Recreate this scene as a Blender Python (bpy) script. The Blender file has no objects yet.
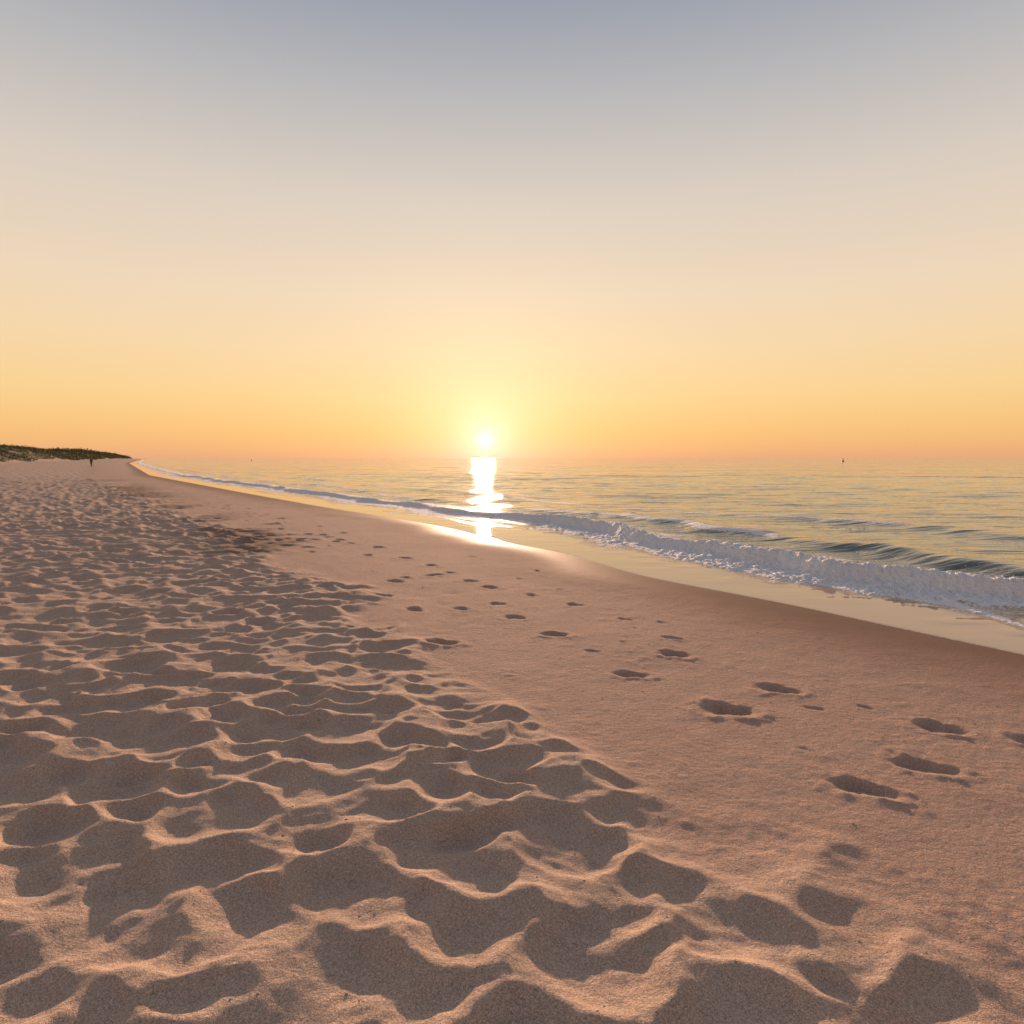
import bpy, math, random, bmesh
import numpy as np
from mathutils import Vector
random.seed(4); rng=np.random.default_rng(7)
scene=bpy.context.scene
scene.view_settings.view_transform='Standard'
scene.view_settings.look='None'
scene.view_settings.exposure=0
# ------------------------------------------------------------ noise helpers
def h32(ix,iy,seed):
    n=(ix.astype(np.int64)*374761393+iy.astype(np.int64)*668265263+seed*2246822519)&0xffffffff
    n=((n^(n>>13))*1274126177)&0xffffffff
    n=((n^(n>>16))*2246822519)&0xffffffff
    n=n^(n>>15)
    return (n&0xffffff)/float(0xffffff)
def vn(x,y,seed=0):
    ix=np.floor(x); iy=np.floor(y); fx=x-ix; fy=y-iy
    ux=fx*fx*fx*(fx*(fx*6-15)+10); uy=fy*fy*fy*(fy*(fy*6-15)+10)
    a=h32(ix,iy,seed);b=h32(ix+1,iy,seed);c=h32(ix,iy+1,seed);d=h32(ix+1,iy+1,seed)
    return ((a*(1-ux)+b*ux)*(1-uy)+(c*(1-ux)+d*ux)*uy)*2-1
def fbm(x,y,o=4,seed=0):
    r=0;a=1;t=0
    for i in range(o):
        r=r+a*vn(x*(2.03**i)+i*17.3,y*(2.03**i)-i*9.1,seed+i);t+=a;a*=.5
    return r/t
def ss(a,b,x):
    t=np.clip((x-a)/(b-a),0,1); return t*t*(3-2*t)
def pits(x,y,cell,seed,k=9.,an=1.3,tilt=-.2,spread=2.4):
    gx=x/cell/1.12; gy=y/cell*1.12; ix=np.floor(gx); iy=np.floor(gy)
    acc=np.zeros_like(x)
    for i in (-2,-1,0,1,2):
        for j in (-2,-1,0,1,2):
            cx=ix+i; cy=iy+j
            px=cx+.5+(h32(cx,cy,seed)-.5)*.95; py=cy+.5+(h32(cx,cy,seed+1)-.5)*.95
            th=(h32(cx,cy,seed+2)-.5)*spread+tilt
            r=.72+.6*h32(cx,cy,seed+3)
            dp=h32(cx,cy,seed+4)*.4
            dx=gx-px; dy=gy-py; c=np.cos(th); s=np.sin(th)
            a=(dx*c+dy*s)/an; b=-dx*s+dy*c
            acc+=np.exp(-k*((a*a+b*b)*1.25/(r*r)+dp))
    return -np.log(acc+1e-9)/k
# ------------------------------------------------------------ coast lines
def curve(pts,sg=.05):
    p=np.array(pts,float); yy=np.linspace(math.log(2),math.log(9100),4000)
    t=np.exp(yy)-14
    v=np.interp(t,p[:,0],p[:,1])
    n=int(sg/(yy[1]-yy[0])); kx=np.arange(-3*n,3*n+1); kr=np.exp(-.5*(kx/n)**2); kr/=kr.sum()
    vp=v/(t+14)
    vs=np.convolve(np.pad(vp,3*n,mode='edge'),kr,'valid')*(t+14)
    return t,vs
XT,XV=curve([(-14,14.4),(-10,12.2),(-2,7.8),(3,4.95),(5,3.85),(6.06,3.2),(6.9,2.75),(7.7,2.15),(8.7,1.45),(10.75,.72),(11.8,-.1),(14.8,-1.57),(16.5,-2.72),(21,-6.0),(29.6,-11.8),(60,-32),(200,-112),(1000,-540),(1400,-740),(2500,-1900),(9000,-13000)],.018)
BT,BV=curve([(-14,12),(-4,5.5),(0,2.6),(1.7,1.42),(2.2,1.05),(3.1,.62),(4.1,.05),(5.2,-.65),(6.5,-1.5),(7.7,-1.45),(8.6,-2.6),(10,-3.7),(11.5,-3.9),(16.5,-7.6),(30,-16.5),(60,-37),(200,-119),(1000,-552),(2500,-1920),(9000,-13100)],.018)
def X(y): return np.interp(y,XT,XV)
def B(y): return np.interp(y,BT,BV)
def S(x,y):
    return (x-X(y))*.86
# ------------------------------------------------------------ footprints
FP=[(1.28,3.895,1.15,.35),(1.71,4.27,.9,.1),(.82,4.55,.8,.4),(1.23,5.04,.85,.1),(.37,5.61,.9,.35),(.03,6.2,.8,.3),(1.58,2.94,.95,.1),
(1.99,3.16,.95,.2),(2.35,3.64,.9,.15),(2.72,3.45,.75,-.2),(-.57,5.32,1.,.6),(.62,5.1,.4,.1),(1.04,6.18,.55,0),(1.31,5.52,.6,.3),(.23,7.25,.7,0),
(.64,6.8,.7,.3),(-.14,6.8,.7,.5),(-.25,7.7,.85,.1),(-.5,8.1,.8,.4),(-1.1,9.3,.9,0),(-.8,8.7,.8,.4),(-1.58,10,.9,.2),(-2.2,11.2,.95,.1),(1.8,3.93,.35,.1),
(1.36,6.05,.4,0),(.1,8.3,.55,.3),(.55,7.6,.5,.2),(2.1,3.95,.3,.3),(2.45,2.95,.45,.4),(1.05,5.85,.35,.5),(.35,8.9,.5,0),(-.6,10.2,.6,.3),(1.5,3.35,.28,.2),(.9,5.35,.3,0)]
y=11.6
while y<48:
    for k in range(2):
        FP.append((-2.3-(y-11.)*.63+random.gauss(0,.4)-k*.7-.01*y,y+random.gauss(0,.25),random.uniform(.6,1.1),random.gauss(0,.35)))
    y+=.5
for k in range(60):
    yy=random.uniform(6.5,26); f=random.random()**1.4
    FP.append((float(B(yy))+.1+f*1.5,yy,random.uniform(.45,.95),random.gauss(.2,.5)))
def footprints(x,y,z,dk):
    xf=x.ravel(); yf=y.ravel(); zf=z.ravel(); df=dk.ravel()
    for n_,(px,py,sc,rot) in enumerate(FP):
        m=np.where((np.abs(xf-px)<.42)&(np.abs(yf-py)<.42))[0]
        if len(m)==0: continue
        r1,r2,r3=random.random(),random.random(),random.random()
        dx=xf[m]-px; dy=yf[m]-py
        wx=dx+.020*vn(dx*13+px*7,dy*13+py*3,31)+.007*vn(dx*45+px*7,dy*45,32)
        wy=dy+.020*vn(dx*13+px*5,dy*13+py*9,33)+.007*vn(dx*45,dy*45+py,34)
        th=math.atan2(.62,-.78)+rot; c=math.cos(th); s=math.sin(th)
        a=(wx*c+wy*s)/(.158*sc); b=(-wx*s+wy*c)/((.095+.02*r1)*sc)
        b=b/(1+(.1+.15*r2)*a-.25*np.exp(-((a+.2)/.35)**2))
        r=np.sqrt(a*a+b*b)
        pit=1-ss(.25,1.08,r)
        nearside=np.clip(.5-dy/(.10*sc),0,1.)
        tilt=.80+.55*np.clip((dy/.10/sc),-1.1,1.1)
        rim=np.exp(-((r-1.2)/.28)**2)*(.7+.5*vn(dx*22+px,dy*22+py,5))*(.35+.65*nearside)
        ridge=.010*np.exp(-((a-.15+.5*(r3-.5))/.2)**2)*(1-ss(.4,1.,r))*nearside
        z_=sc*(-.036*pit*tilt+.0075*rim+ridge)+.008*pit*vn(dx*26+px,dy*26,9)
        z_+=.006*np.clip(vn(dx*34+px,dy*34,12)-.25,0,1)*np.exp(-((r-1.4)/.35)**2)*sc
        zf[m]+=z_
        df[m]=np.maximum(df[m],(1-ss(.6,1.2,r))*.18)  # inside of each print tinted slightly darker
def ground(x,y):
    s=S(x,y)
    z=np.where(s<0,.05*(1-np.exp(np.minimum(s,0)/3.)), -.03*s)
    z=np.maximum(z,-3.)
    d=np.hypot(x,y)
    inl=ss(0,-1.2,s)
    bb=B(y)+.24*vn(x*1.6,y*1.6,20)+.15*vn(x*4.,y*4.,21)
    wdt=.36+.02*np.maximum(y,0)
    dry=ss(-.35*wdt,wdt,bb-x)
    near=1-ss(35,90,d)
    rum=np.zeros_like(x)
    m=(dry>0)&(near>0)
    if m.any():
        X_=x[m];Y_=y[m]
        wx=X_+.05*vn(X_*3.3,Y_*3.3,60)+.018*vn(X_*9,Y_*9,62); wy=Y_+.05*vn(X_*3.3+9,Y_*3.3+4,61)+.018*vn(X_*9,Y_*9,63)
        p1=pits(wx,wy,.215,100,k=11.5,an=1.2); p2=pits(wx+5,wy,.115,200,k=10)
        amp=.9+.4*vn(X_*1.1,Y_*1.1,33)
        r=.080*(np.minimum(p1,.75)-.2)*amp+.017*(np.minimum(p2,.8)-.2)+.008*vn(X_*1.7,Y_*1.7,34)+.012*vn(X_*4.1,Y_*4.1,35)+.005*fbm(X_*14,Y_*14,2,36)
        rum[m]=r
    z=z+dry*(near*rum*(1+.5*ss(6,20,d))+.018)
    mo=(1-dry)*inl
    z=z+mo*(.006*vn(x*1.1,y*1.1,40)+.003*fbm(x*6,y*6,2,41)+.006*np.clip(fbm(x*11,y*11,2,43)-.3,0,1)+.005*np.clip(vn(x*2,y*2,46),0,1)*np.abs(vn(x*19,y*19,45)))
    dune=ss(-26,-44,s+2.5*vn(x*.03,y*.03,50)+1.5*vn(x*.11,y*.11,51))*(1-ss(900,1900,y))
    z=z+dune*(4.8+1.3*vn(x*.018,y*.018,52)+.6*vn(x*.07,y*.07,53)+2.6*ss(350,900,y))
    return z,s,dry
def polar(cx,cy,a0,a1,na,segs):
    rs=[]
    for (r0,r1,q) in segs:
        n=max(2,int(math.log(r1/r0)/q)); rs+=list(np.geomspace(r0,r1,n,endpoint=False))
    rs.append(segs[-1][1]); rs=np.array(rs)
    an=np.radians(np.linspace(a0,a1,na))
    R,A=np.meshgrid(rs,an,indexing='ij')
    return cx+R*np.sin(A),cy+R*np.cos(A),R
def mkgrid(name,x,y,z,keep,attrs,mat):
    nr,na=x.shape
    idx=np.arange(nr*na).reshape(nr,na)
    q=np.stack([idx[:-1,:-1],idx[:-1,1:],idx[1:,1:],idx[1:,:-1]],-1)[:,:,::-1]
    if keep is not None:
        kf=keep[:-1,:-1]|keep[1:,1:]|keep[:-1,1:]|keep[1:,:-1]
        q=q[kf]
    q=q.reshape(-1,4)
    used=np.unique(q); mp=np.full(nr*na,-1); mp[used]=np.arange(len(used)); q=mp[q]
    co=np.stack([x.ravel()[used],y.ravel()[used],z.ravel()[used]],-1).astype(np.float32)
    me=bpy.data.meshes.new(name); me.vertices.add(len(co)); me.vertices.foreach_set('co',co.ravel())
    me.loops.add(q.size); me.loops.foreach_set('vertex_index',q.ravel().astype(np.int32))
    me.polygons.add(len(q)); me.polygons.foreach_set('loop_start',np.arange(0,q.size,4,dtype=np.int32))
    me.polygons.foreach_set('use_smooth',np.ones(len(q),dtype=bool))
    me.update(calc_edges=True)
    for k,v in attrs.items():
        at=me.attributes.new(k,'FLOAT','POINT'); at.data.foreach_set('value',v.ravel()[used].astype(np.float32))
    me.materials.append(mat)
    ob=bpy.data.objects.new(name,me); scene.collection.objects.link(ob)
    return ob
# ------------------------------------------------------------ node helpers
class NT:
    def __init__(s,nt): s.nt=nt; nt.nodes.clear()
    def n(s,t,**k):
        nd=s.nt.nodes.new(t)
        for a,b in k.items():
            if a=='inp':
                for kk,v in b.items():
                    if isinstance(v,bpy.types.NodeSocket): s.nt.links.new(v,nd.inputs[kk])
                    else: nd.inputs[kk].default_value=v
            else: setattr(nd,a,b)
        return nd
    def m(s,op,a,b=0.,c=0.,clamp=False):
        nd=s.nt.nodes.new('ShaderNodeMath'); nd.operation=op; nd.use_clamp=clamp
        for i,v in enumerate((a,b,c)):
            if isinstance(v,bpy.types.NodeSocket): s.nt.links.new(v,nd.inputs[i])
            else: nd.inputs[i].default_value=v
        return nd.outputs[0]
    def mix(s,f,a,b,bt='MIX'):
        nd=s.nt.nodes.new('ShaderNodeMix'); nd.data_type='RGBA'; nd.blend_type=bt
        for i,v in ((0,f),(6,a),(7,b)):
            if isinstance(v,bpy.types.NodeSocket): s.nt.links.new(v,nd.inputs[i])
            else: nd.inputs[i].default_value=v if i==0 else (*v[:3],1)
        return nd.outputs[2]
    def rng(s,v,a,b,c,d):
        nd=s.nt.nodes.new('ShaderNodeMapRange'); nd.interpolation_type='SMOOTHSTEP'
        s.nt.links.new(v,nd.inputs[0])
        for i,k in enumerate((a,b,c,d)): nd.inputs[i+1].default_value=k
        return nd.outputs[0]
    def noise(s,vec,sc,det=2,rough=.5):
        return s.n('ShaderNodeTexNoise',inp={'Vector':vec,'Scale':sc,'Detail':det,'Roughness':rough}).outputs[0]
    def attr(s,nm): return s.n('ShaderNodeAttribute',attribute_name=nm).outputs['Fac']
def newmat(name):
    m=bpy.data.materials.new(name); m.use_nodes=True; return m,NT(m.node_tree)
def simple(name,col,rough=.8,var=.3,sc=20):
    m,t=newmat(name); tc=t.n('ShaderNodeTexCoord').outputs['Object']
    nz=t.noise(tc,sc,3)
    c=t.mix(nz,[v*(1-var) for v in col],[min(1,v*(1+var)) for v in col])
    p=t.n('ShaderNodeBsdfPrincipled',inp={'Base Color':c,'Roughness':rough})
    t.n('ShaderNodeOutputMaterial',inp={0:p.outputs[0]}); return m
# ------------------------------------------------------------ sand material
sand,t=newmat('beach_sand')
tc=t.n('ShaderNodeTexCoord').outputs['Object']
wet=t.attr('wet'); dry=t.attr('dry'); far=t.attr('far'); veg=t.attr('veg'); dark_tint=t.attr('dark_tint')
n1=t.noise(tc,2.2,3,.6); n2=t.noise(tc,420,1,.7); n3=t.noise(tc,130,2,.6); n4=t.noise(tc,30,2)
c=t.mix(n1,(.58,.42,.31),(.69,.51,.385))
moist=t.mix(n1,(.57,.38,.28),(.67,.46,.345))
c=t.mix(t.m('SUBTRACT',1.,dry,clamp=True),c,moist)
c=t.mix(1.,c,t.mix(t.rng(n2,.3,.7,0,1),(.46,.46,.46),(1.38,1.38,1.38)),'MULTIPLY')
c=t.mix(1.,c,t.mix(t.rng(n3,.25,.75,0,1),(.76,.76,.76),(1.2,1.2,1.2)),'MULTIPLY')
c=t.mix(t.m('MULTIPLY',t.rng(n2,.66,.76,0,1),.6),c,(.09,.07,.055))
c=t.mix(t.m('MULTIPLY',dark_tint,.75),c,(.17,.11,.075))  # dark tint: shade on rough sand put into the colour, plus print hollows
c=t.mix(wet,c,t.mix(n1,(.25,.135,.08),(.32,.18,.115)))
c=t.mix(t.m('MULTIPLY',veg,t.rng(t.noise(tc,.35,3),.35,.5,0,1)),c,(.09,.09,.04))
vor=t.n('ShaderNodeTexVoronoi',feature='SMOOTH_F1',inp={'Vector':tc,'Scale':2.6}).outputs[0]
hgt=t.m('ADD',t.m('MULTIPLY',n2,.0022),t.m('MULTIPLY',n4,.008))
hgt=t.m('ADD',hgt,t.m('MULTIPLY',n3,.0036))
hgt=t.m('MULTIPLY',hgt,t.m('SUBTRACT',1.,t.m('MULTIPLY',wet,.85)))
hgt=t.m('ADD',hgt,t.m('MULTIPLY',t.m('MULTIPLY',far,dry),t.m('MULTIPLY',vor,.2)))
bp=t.n('ShaderNodeBump',inp={'Height':hgt,'Strength':1.,'Distance':1.})
rough=t.m('SUBTRACT',.95,t.m('MULTIPLY',t.m('POWER',wet,3.),.35))
p=t.n('ShaderNodeBsdfPrincipled',inp={'Base Color':c,'Roughness':rough,'Normal':bp.outputs[0],'Specular IOR Level':.08})
t.n('ShaderNodeOutputMaterial',inp={0:p.outputs[0]})
x,y,R=polar(0,-2,-72,72,1300,[(.8,2.8,.012),(2.8,8,.003),(8,20,.0048),(20,70,.008),(70,8000,.03)])
z,s,dry_=ground(x,y)
dark_tint_=np.exp(-((B(y)-x-.15)/(.6+.025*y))**2)*ss(5.5,7.,y)*(1-ss(30,60,y))*ss(-.15,.25,vn(x*.7+3,y*.45,130)+.35*vn(x*3,y*3,131))  # painted shade: patches of churned sand along the dry boundary coloured darker
z+=dark_tint_*.03*vn(x*5,y*5,132)
footprints(x,y,z,dark_tint_)
sw=s+.25*vn(x*.8,y*.8,70)
wet_=ss(-1.9,-.02,sw)**1.5
far_=ss(35,90,np.hypot(x,y)); veg_=ss(-30,-38,s)
g=mkgrid('sand_beach',x,y,z,None,{'wet':wet_,'dry':dry_,'far':far_,'veg':veg_,'dark_tint':dark_tint_},sand)
print('ground',x.size)
# ------------------------------------------------------------ sea
wm,t=newmat('sea_water')
geo=t.n('ShaderNodeTexCoord').outputs['Object']
foam=t.attr('foam'); sh=t.attr('shallow'); rip=t.attr('ripple'); fr=t.attr('farsea')
mp=t.n('ShaderNodeMapping',inp={'Vector':geo,'Rotation':(0,0,math.radians(6)),'Scale':(.16,1.,1.)}).outputs[0]
w1=t.noise(mp,9.,2,.55); w2=t.noise(mp,2.2,2,.5); w3=t.noise(mp,.45,3,.55); w4=t.noise(geo,26.,2,.5); w5=t.noise(mp,.11,2,.6)
hg=t.m('ADD',t.m('MULTIPLY',w1,.018),t.m('MULTIPLY',w2,.075))
hg=t.m('ADD',hg,t.m('MULTIPLY',t.m('MULTIPLY',w3,fr),.30))
hg=t.m('ADD',hg,t.m('MULTIPLY',t.m('MULTIPLY',w5,fr),.7))
hg=t.m('MULTIPLY',hg,rip)
hg=t.m('ADD',hg,t.m('MULTIPLY',w4,t.m('MULTIPLY',foam,.03)))
bp=t.n('ShaderNodeBump',inp={'Height':hg,'Strength':1.,'Distance':1.})
bn=t.noise(geo,7.,3,.7); bn2=t.noise(geo,34.,3,.7)
cell=t.n('ShaderNodeTexVoronoi',feature='DISTANCE_TO_EDGE',inp={'Vector':geo,'Scale':9.,'Randomness':1.}).outputs[0]
lace=t.m('ADD',t.m('ADD',t.m('MULTIPLY',bn,.9),t.m('MULTIPLY',bn2,.5)),t.m('MULTIPLY',t.rng(cell,0,.12,.25,0),1.))
ff=t.m('ADD',foam,t.m('SUBTRACT',lace,.72))
fm=t.m('MULTIPLY',t.rng(ff,.34,.60,0,1),t.rng(foam,.02,.15,0,1))
col=t.mix(sh,(.13,.14,.10),(.50,.32,.21))
col=t.mix(fm,col,(.93,.90,.86))
ro=t.m('ADD',t.m('MULTIPLY',t.rng(fm,0.,.12,0,1),.85),.02)
p=t.n('ShaderNodeBsdfPrincipled',inp={'Base Color':col,'Roughness':ro,'IOR':1.42,'Normal':bp.outputs[0]})
t.n('ShaderNodeOutputMaterial',inp={0:p.outputs[0]})
x,y,R=polar(0,-2,-62,78,1400,[(4,7,.012),(7,18,.0033),(18,70,.006),(70,9500,.022)])
s=S(x,y)
d=np.hypot(x,y)
lat=y*.86-x*.5
c1=2.45+.28*vn(lat*.35,s*0,80)+.10*vn(lat*1.3,s*0,81)
A=(.195-.09*ss(9,18,lat))*(.85+.3*vn(lat*.7,lat*0,82))*(1-.4*ss(40,120,lat))
q=s-c1
w=np.where(q<0,.17,.60)*(1+ss(20,100,d)*.6)
br=A*np.exp(-(q/w)**2)
c2=4.9+.6*vn(lat*.22,s*0,83)+.2*vn(lat*.8,lat*0,183); q2=s-c2
sw2=(.125-.06*ss(7,17,lat))*(.8+.4*vn(lat*.5,lat*0,184))*np.exp(-(q2/np.where(q2<0,.40,.8))**2)
c3=8.3+.9*vn(lat*.12,s*0,84); q3=s-c3
sw3=.10*(.5+.6*vn(lat*.3,s*0,85))*np.exp(-(q3/np.where(q3<0,.5,1.))**2)
off=ss(6,14,s)*(1-ss(120,400,d))
ph=y*1.0+x*.42+1.6*vn(x*.12,y*.12,90)
open_=off*(.045*np.sin(ph*1.1)*(.4+.9*vn(x*.1,y*.16,91))+.055*fbm(x*.22,y*.8,3,92)+.016*fbm(x*.8,y*3.,2,93))
mid=ss(2.6,4.,s)*(.022*fbm(x*.8,y*2.4,3,94))
fo=ss(-1.2,-.4,q+.25*vn(x*2.,y*2.,95)+.12*vn(x*6,y*6,96))*(1-ss(.06,.24,q+.07*vn(x*7,y*7,97)))
fo*= 1.05+.15*vn(lat*.55,lat*0,98)
trail=.48*ss(.0,.2,q)*(1-ss(.6,2.2,q))*(.7+.6*vn(x*1.3,y*1.3,99))
trail2=.55*np.exp(-((s-1.25-.35*vn(lat*.5,lat*0,101))/.10)**2)*ss(-.4,.4,vn(lat*.35,lat*0,102))
edge=.30*np.exp(-((s-.10)/.05)**2)*(.5+.5*vn(lat*1.5,lat*0,103))
crest2=.95*np.exp(-((q2+.12)/.18)**2)*ss(6,9,lat)*ss(-.6,0,vn(lat*.4,lat*0,185))*(1-ss(60,120,lat))
crest3=.85*np.exp(-((q3+.1)/.16)**2)*ss(-.2,.3,vn(lat*.3,lat*0,187))*(1-ss(40,80,lat))
foam_=np.clip(fo+trail+trail2+edge+crest2+crest3,0,1)
f0=np.clip(fo,0,1)
lump=f0*(.050*np.abs(fbm(x*5,y*5,3,104))+.035*np.abs(vn(x*17,y*17,105))+.015*np.abs(vn(x*37,y*37,107)))*(A/.19)
z=-.004+br+sw2+sw3+open_+mid+lump
z+= .0025*ss(.2,1.,s)*vn(x*2.5,y*5,106)
shal=1-ss(1.2,3.0,s)
ripp=.05+.95*ss(2.2,3.6,s)
fars=ss(25,80,d)
sea=mkgrid('sea',x,y,z,(s>-.5),{'foam':foam_,'shallow':shal,'ripple':ripp,'farsea':fars},wm)
# ------------------------------------------------------------ dune vegetation (one mass)
def gz(px,py):
    a,b,c=ground(np.atleast_1d(np.array(px,float)),np.atleast_1d(np.array(py,float))); return a
vm,t=newmat('dune_foliage')
tc=t.n('ShaderNodeTexCoord').outputs['Object']
ca=t.mix(t.rng(t.noise(tc,.12,4,.6),.35,.65,0,1),(.08,.10,.04),(.24,.23,.09))
ca=t.mix(t.rng(t.noise(tc,2.,2,.6),.35,.7,0,1),ca,(.13,.12,.055))
p=t.n('ShaderNodeBsdfPrincipled',inp={'Base Color':ca,'Roughness':.9})
t.n('ShaderNodeOutputMaterial',inp={0:p.outputs[0]})
N=15000
yy=np.exp(rng.uniform(math.log(110),math.log(1800),N)); ss_=-rng.uniform(30,68,N)
xx=X(yy)+ss_/.86
keepc=vn(xx*.05,yy*.05,120)+.25*rng.normal(size=N)+.25+.6*(yy>300)>0
xx=xx[keepc]; yy=yy[keepc]
zz=gz(xx,yy)
L=12
n=len(xx)
size=rng.uniform(.3,1.0,n)*(1+1.9*ss(200,700,yy))
ctr=np.stack([xx,yy,zz],-1)
off=rng.normal(size=(n,L,3))*np.array([.65,.65,.42])*size[:,None,None]
off[:,:,2]=np.abs(off[:,:,2])
pc=ctr[:,None,:]+off
u=rng.normal(size=(n,L,3)); u/=np.linalg.norm(u,axis=-1,keepdims=True)
v=rng.normal(size=(n,L,3)); v-=(v*u).sum(-1,keepdims=True)*u; v/=np.linalg.norm(v,axis=-1,keepdims=True)
ls=(size[:,None,None]*.30)*rng.uniform(.6,1.3,(n,L,1))
co=np.stack([pc-u*ls,pc-v*ls*.5,pc+u*ls,pc+v*ls*.5],2).reshape(-1,3).astype(np.float32)
me=bpy.data.meshes.new('dune_vegetation'); me.vertices.add(len(co)); me.vertices.foreach_set('co',co.ravel())
nq=len(co)//4; me.loops.add(nq*4); me.loops.foreach_set('vertex_index',np.arange(nq*4,dtype=np.int32))
me.polygons.add(nq); me.polygons.foreach_set('loop_start',np.arange(0,nq*4,4,dtype=np.int32)); me.update(calc_edges=True)
me.materials.append(vm); ob=bpy.data.objects.new('dune_vegetation',me); scene.collection.objects.link(ob)
# ------------------------------------------------------------ pebbles and shell bits
bm=bmesh.new()
for i in range(520):
    py=1.6+8*random.random()**1.6; px=random.uniform(-.8,.8)*py*1.05+.2
    if float(S(np.array([px]),np.array([py]))[0])>-.25: continue
    pz=float(gz(px,py)[0]); r=random.uniform(.0012,.0035)*(1+.12*py)
    res=bmesh.ops.create_icosphere(bm,subdivisions=1,radius=r)
    a=random.random()*6; f=(random.uniform(.7,1.5),random.uniform(.6,1.1),random.uniform(.35,.7))
    for vv in res['verts']:
        q=vv.co*random.uniform(.85,1.15); q=(q.x*f[0],q.y*f[1],q.z*f[2])
        vv.co=(px+q[0]*math.cos(a)-q[1]*math.sin(a),py+q[0]*math.sin(a)+q[1]*math.cos(a),pz+q[2]+r*.2)
me=bpy.data.meshes.new('pebbles'); bm.to_mesh(me); bm.free()
me.materials.append(simple('pebble_stone',(.36,.29,.23),.8,.6,30))
ob=bpy.data.objects.new('pebbles',me); scene.collection.objects.link(ob)
# ------------------------------------------------------------ walking person
def person(px,py,h):
    pz=float(gz(px,py)[0]); e=bpy.data.objects.new('walking_person',None); scene.collection.objects.link(e)
    e.location=(px,py,pz); e.scale=(h/1.75,)*3; e.rotation_euler=(0,0,math.radians(20))
    def skin(nm,vs,es,rs,mat):
        me=bpy.data.meshes.new(nm); me.from_pydata(vs,es,[]); o=bpy.data.objects.new(nm,me); scene.collection.objects.link(o)
        me.materials.append(mat)
        o.modifiers.new('s','SKIN'); 
        for i,r in enumerate(rs): me.skin_vertices[0].data[i].radius=(r if isinstance(r,tuple) else (r,r))
        me.skin_vertices[0].data[0].use_root=True
        sb=o.modifiers.new('d','SUBSURF'); sb.levels=2; sb.render_levels=2
        o.parent=e; return o
    jk=simple('dark_jacket',(.03,.03,.04)); sk=simple('skin',(.45,.27,.19)); hr=simple('hair',(.04,.025,.015))
    skin('torso_and_legs',[(0,0,.95),(0,0,1.12),(0,0,1.32),(0,0,1.45),(0,0,1.53),(.17,0,1.42),(.22,.05,1.14),(.21,-.08,.9),(-.17,0,1.42),(-.22,-.05,1.14),(-.21,-.18,.93),
      (.09,0,.88),(.10,-.14,.5),(.10,-.10,.08),(.10,-.24,.04),(-.09,0,.88),(-.10,.10,.5),(-.10,.30,.13),(-.10,.22,.03)],
      [(0,1),(1,2),(2,3),(3,4),(3,5),(5,6),(6,7),(3,8),(8,9),(9,10),(0,11),(11,12),(12,13),(13,14),(0,15),(15,16),(16,17),(17,18)],
      [(.15,.11),(.14,.10),(.17,.12),(.10,.08),.055,.065,.048,.035,.065,.048,.035,.09,.062,.042,.035,.09,.062,.042,.035],jk)
    for sx,y0 in ((.21,-.10),(-.21,-.20)):
        vs=[(sx,y0,.88),(sx,y0-.02,.83)]; es=[(0,1)]; rs=[.028,.03]
        for k in range(4):
            vs+=[(sx,y0-.045+.018*k,.775),(sx,y0-.05+.018*k,.73-.006*abs(k-1.5))]; i=len(vs); es+=[(1,i-2),(i-2,i-1)]; rs+=[.009,.008]
        vs+=[(sx*.9,y0-.06,.80),(sx*.87,y0-.075,.76)]; i=len(vs); es+=[(1,i-2),(i-2,i-1)]; rs+=[.011,.009]
        skin('hand',vs,es,rs,sk)
    bm=bmesh.new(); bmesh.ops.create_uvsphere(bm,u_segments=24,v_segments=16,radius=.11)
    for v in bm.verts:
        if v.co.z<0: v.co.x*=1+v.co.z*2.2; v.co.y*=1+v.co.z*1.
        v.co.z*=1.12; 
        if v.co.y<-.085 and abs(v.co.x)<.025 and -.04<v.co.z<.01: v.co.y-=.022
        v.co.z+=1.63
    me=bpy.data.meshes.new('head'); bm.to_mesh(me); bm.free(); me.materials.append(sk); o=bpy.data.objects.new('head',me); scene.collection.objects.link(o); o.parent=e
    bm=bmesh.new(); bmesh.ops.create_uvsphere(bm,u_segments=24,v_segments=16,radius=.12)
    for v in bm.verts:
        if v.co.y<-.04: v.co.y=-.04+(v.co.y+.04)*.3
        if v.co.z<-.03 : v.co.z=-.03+(v.co.z+.03)*.6
        v.co.z=v.co.z*1.05+1.66; v.co.y+=.02
    me=bpy.data.meshes.new('hair'); bm.to_mesh(me); bm.free(); me.materials.append(hr); o=bpy.data.objects.new('hair',me); scene.collection.objects.link(o); o.parent=e
person(-67.,109,1.45)
# ------------------------------------------------------------ buoys
bmn=simple('buoy_paint',(.05,.03,.03),.5)
def buoy(px,py,sc):
    prof=[(0,-.3),(.45,-.3),(.55,0),(.5,.25),(.28,.4),(.2,1.0),(.12,1.35),(.24,1.4),(.24,1.6),(.08,1.75),(0,1.8)]
    bm=bmesh.new(); rings=[]
    for r,zz in prof: rings.append([bm.verts.new((r*math.cos(a*math.pi/10)+1e-4,r*math.sin(a*math.pi/10),zz)) for a in range(20)])
    for a,b in zip(rings,rings[1:]):
        for i in range(20): bm.faces.new((a[i],a[(i+1)%20],b[(i+1)%20],b[i]))
    me=bpy.data.meshes.new('sea_buoy'); bm.to_mesh(me); bm.free(); me.materials.append(bmn)
    o=bpy.data.objects.new('sea_buoy',me); scene.collection.objects.link(o); o.location=(px,py,0); o.scale=(sc*1.4,sc*1.4,sc)
buoy(145,300,.75); buoy(-152,400,.5)
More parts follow.
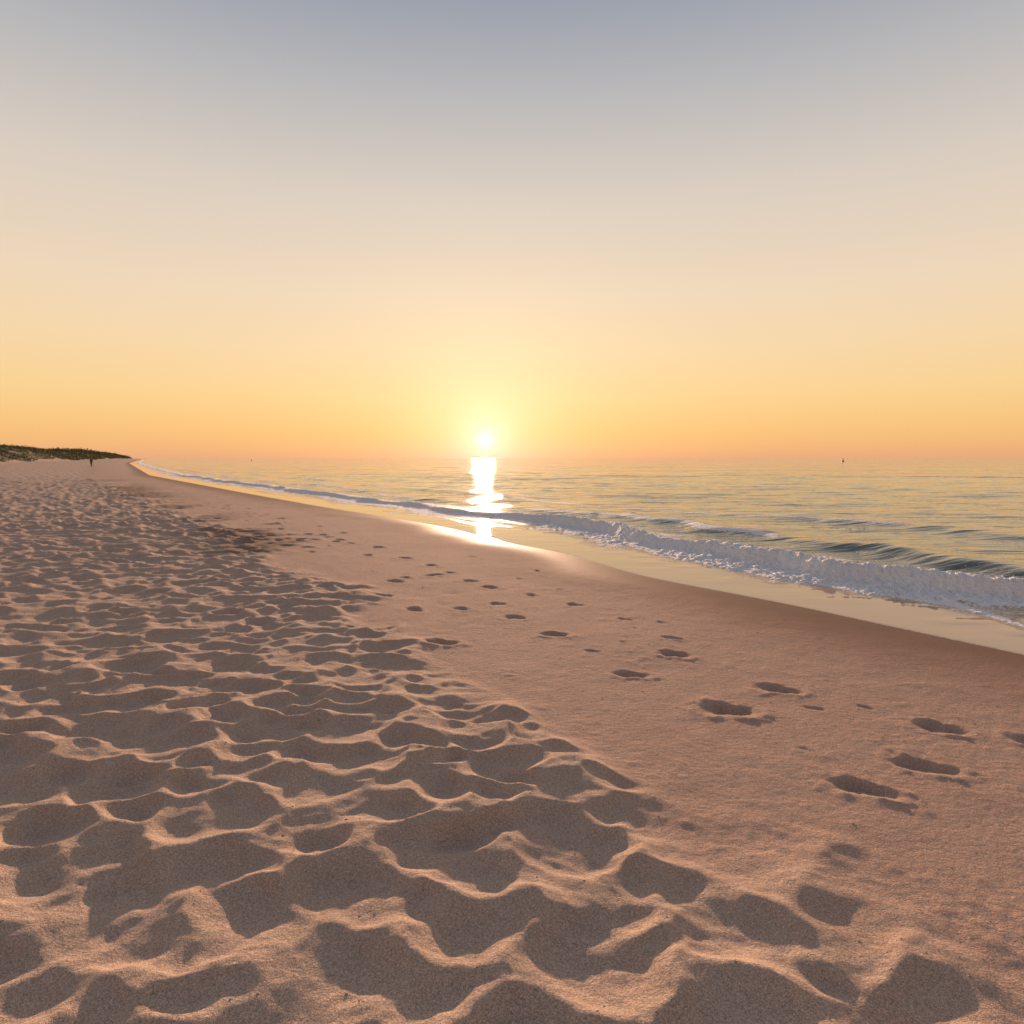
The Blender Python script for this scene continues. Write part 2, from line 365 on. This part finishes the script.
# ------------------------------------------------------------ sky and sun
az=math.radians(-2.2); el=math.radians(1.5); lel=math.radians(7.0); laz=math.radians(-2.4)
sd=(math.sin(az)*math.cos(el),math.cos(az)*math.cos(el),math.sin(el))
w=bpy.data.worlds.new('sky'); scene.world=w; w.use_nodes=True
t=NT(w.node_tree)
dirn=t.n('ShaderNodeTexCoord').outputs['Generated']
nrm=t.n('ShaderNodeVectorMath',operation='NORMALIZE',inp={0:dirn}).outputs[0]
sp=t.n('ShaderNodeSeparateXYZ',inp={0:nrm}).outputs[2]
def lin(c): return [((v/255)/12.92 if v/255<.04045 else ((v/255+.055)/1.055)**2.4) for v in c]
cr=t.n('ShaderNodeValToRGB',inp={0:t.m('MAXIMUM',sp,0.)})
st=[(0,(228,168,126)),(.02,(238,182,122)),(.045,(244,194,126)),(.085,(246,206,144)),(.153,(243,212,168)),(.22,(236,212,183)),(.342,(216,203,190)),(.448,(184,182,183)),(.535,(152,158,171)),(.75,(122,130,150)),(1,(104,117,145))]
e=cr.color_ramp.elements
while len(e)<len(st): e.new(.5)
for i,(p_,c_) in enumerate(st): e[i].position=p_; e[i].color=(*lin(c_),1)
rawd=t.n('ShaderNodeVectorMath',operation='DOT_PRODUCT',inp={0:nrm,1:sd}).outputs['Value']
dt=t.m('MAXIMUM',rawd,0.)
def glow(base,ex,col):
    return t.mix(1.,base,t.mix(t.m('POWER',dt,ex),(0,0,0),col),'ADD')
c=cr.outputs[0]
# the sky opposite the low sun is dimmer
c=t.mix(t.rng(rawd,-.7,.65,1,0),c,t.mix(1.,c,(.60,.56,.58),'MULTIPLY'))
c=glow(c,12.,(.035,.028,.016))
c=glow(c,50.,(.10,.09,.06))
c=glow(c,220.,(.16,.17,.15))
c=glow(c,1400.,(.18,.22,.26))
c=glow(c,12000.,(.3,.3,.35))
disc=t.rng(dt,math.cos(math.radians(.42)),math.cos(math.radians(.22)),0,1)
c=t.mix(1.,c,t.mix(disc,(0,0,0),(7,5,2.6)),'ADD')
ns=t.n('ShaderNodeTexSky',sky_type='NISHITA'); ns.sun_disc=False; ns.sun_elevation=el; ns.sun_rotation=az
c2=t.mix(1.,c,t.mix(.01,(0,0,0),ns.outputs[0]),'ADD')
bg=t.n('ShaderNodeBackground',inp={0:c2,1:1.0}); t.n('ShaderNodeOutputWorld',inp={0:bg.outputs[0]})
L=bpy.data.lights.new('sun','SUN'); L.energy=6.; L.angle=math.radians(1.); L.color=(1,.62,.40); L.specular_factor=.002
lo=bpy.data.objects.new('sun',L); scene.collection.objects.link(lo)
dv=Vector((math.sin(laz)*math.cos(lel),math.cos(laz)*math.cos(lel),math.sin(lel)))
lo.rotation_euler=dv.to_track_quat('Z','Y').to_euler()
# ------------------------------------------------------------ camera
cam=bpy.data.cameras.new('camera'); cam.sensor_width=36; cam.lens=24; cam.clip_end=20000; cam.clip_start=.05
co_=bpy.data.objects.new('camera',cam); scene.collection.objects.link(co_)
co_.location=(0,0,1.5); co_.rotation_euler=(math.radians(90-4.52),0,0)
scene.camera=co_
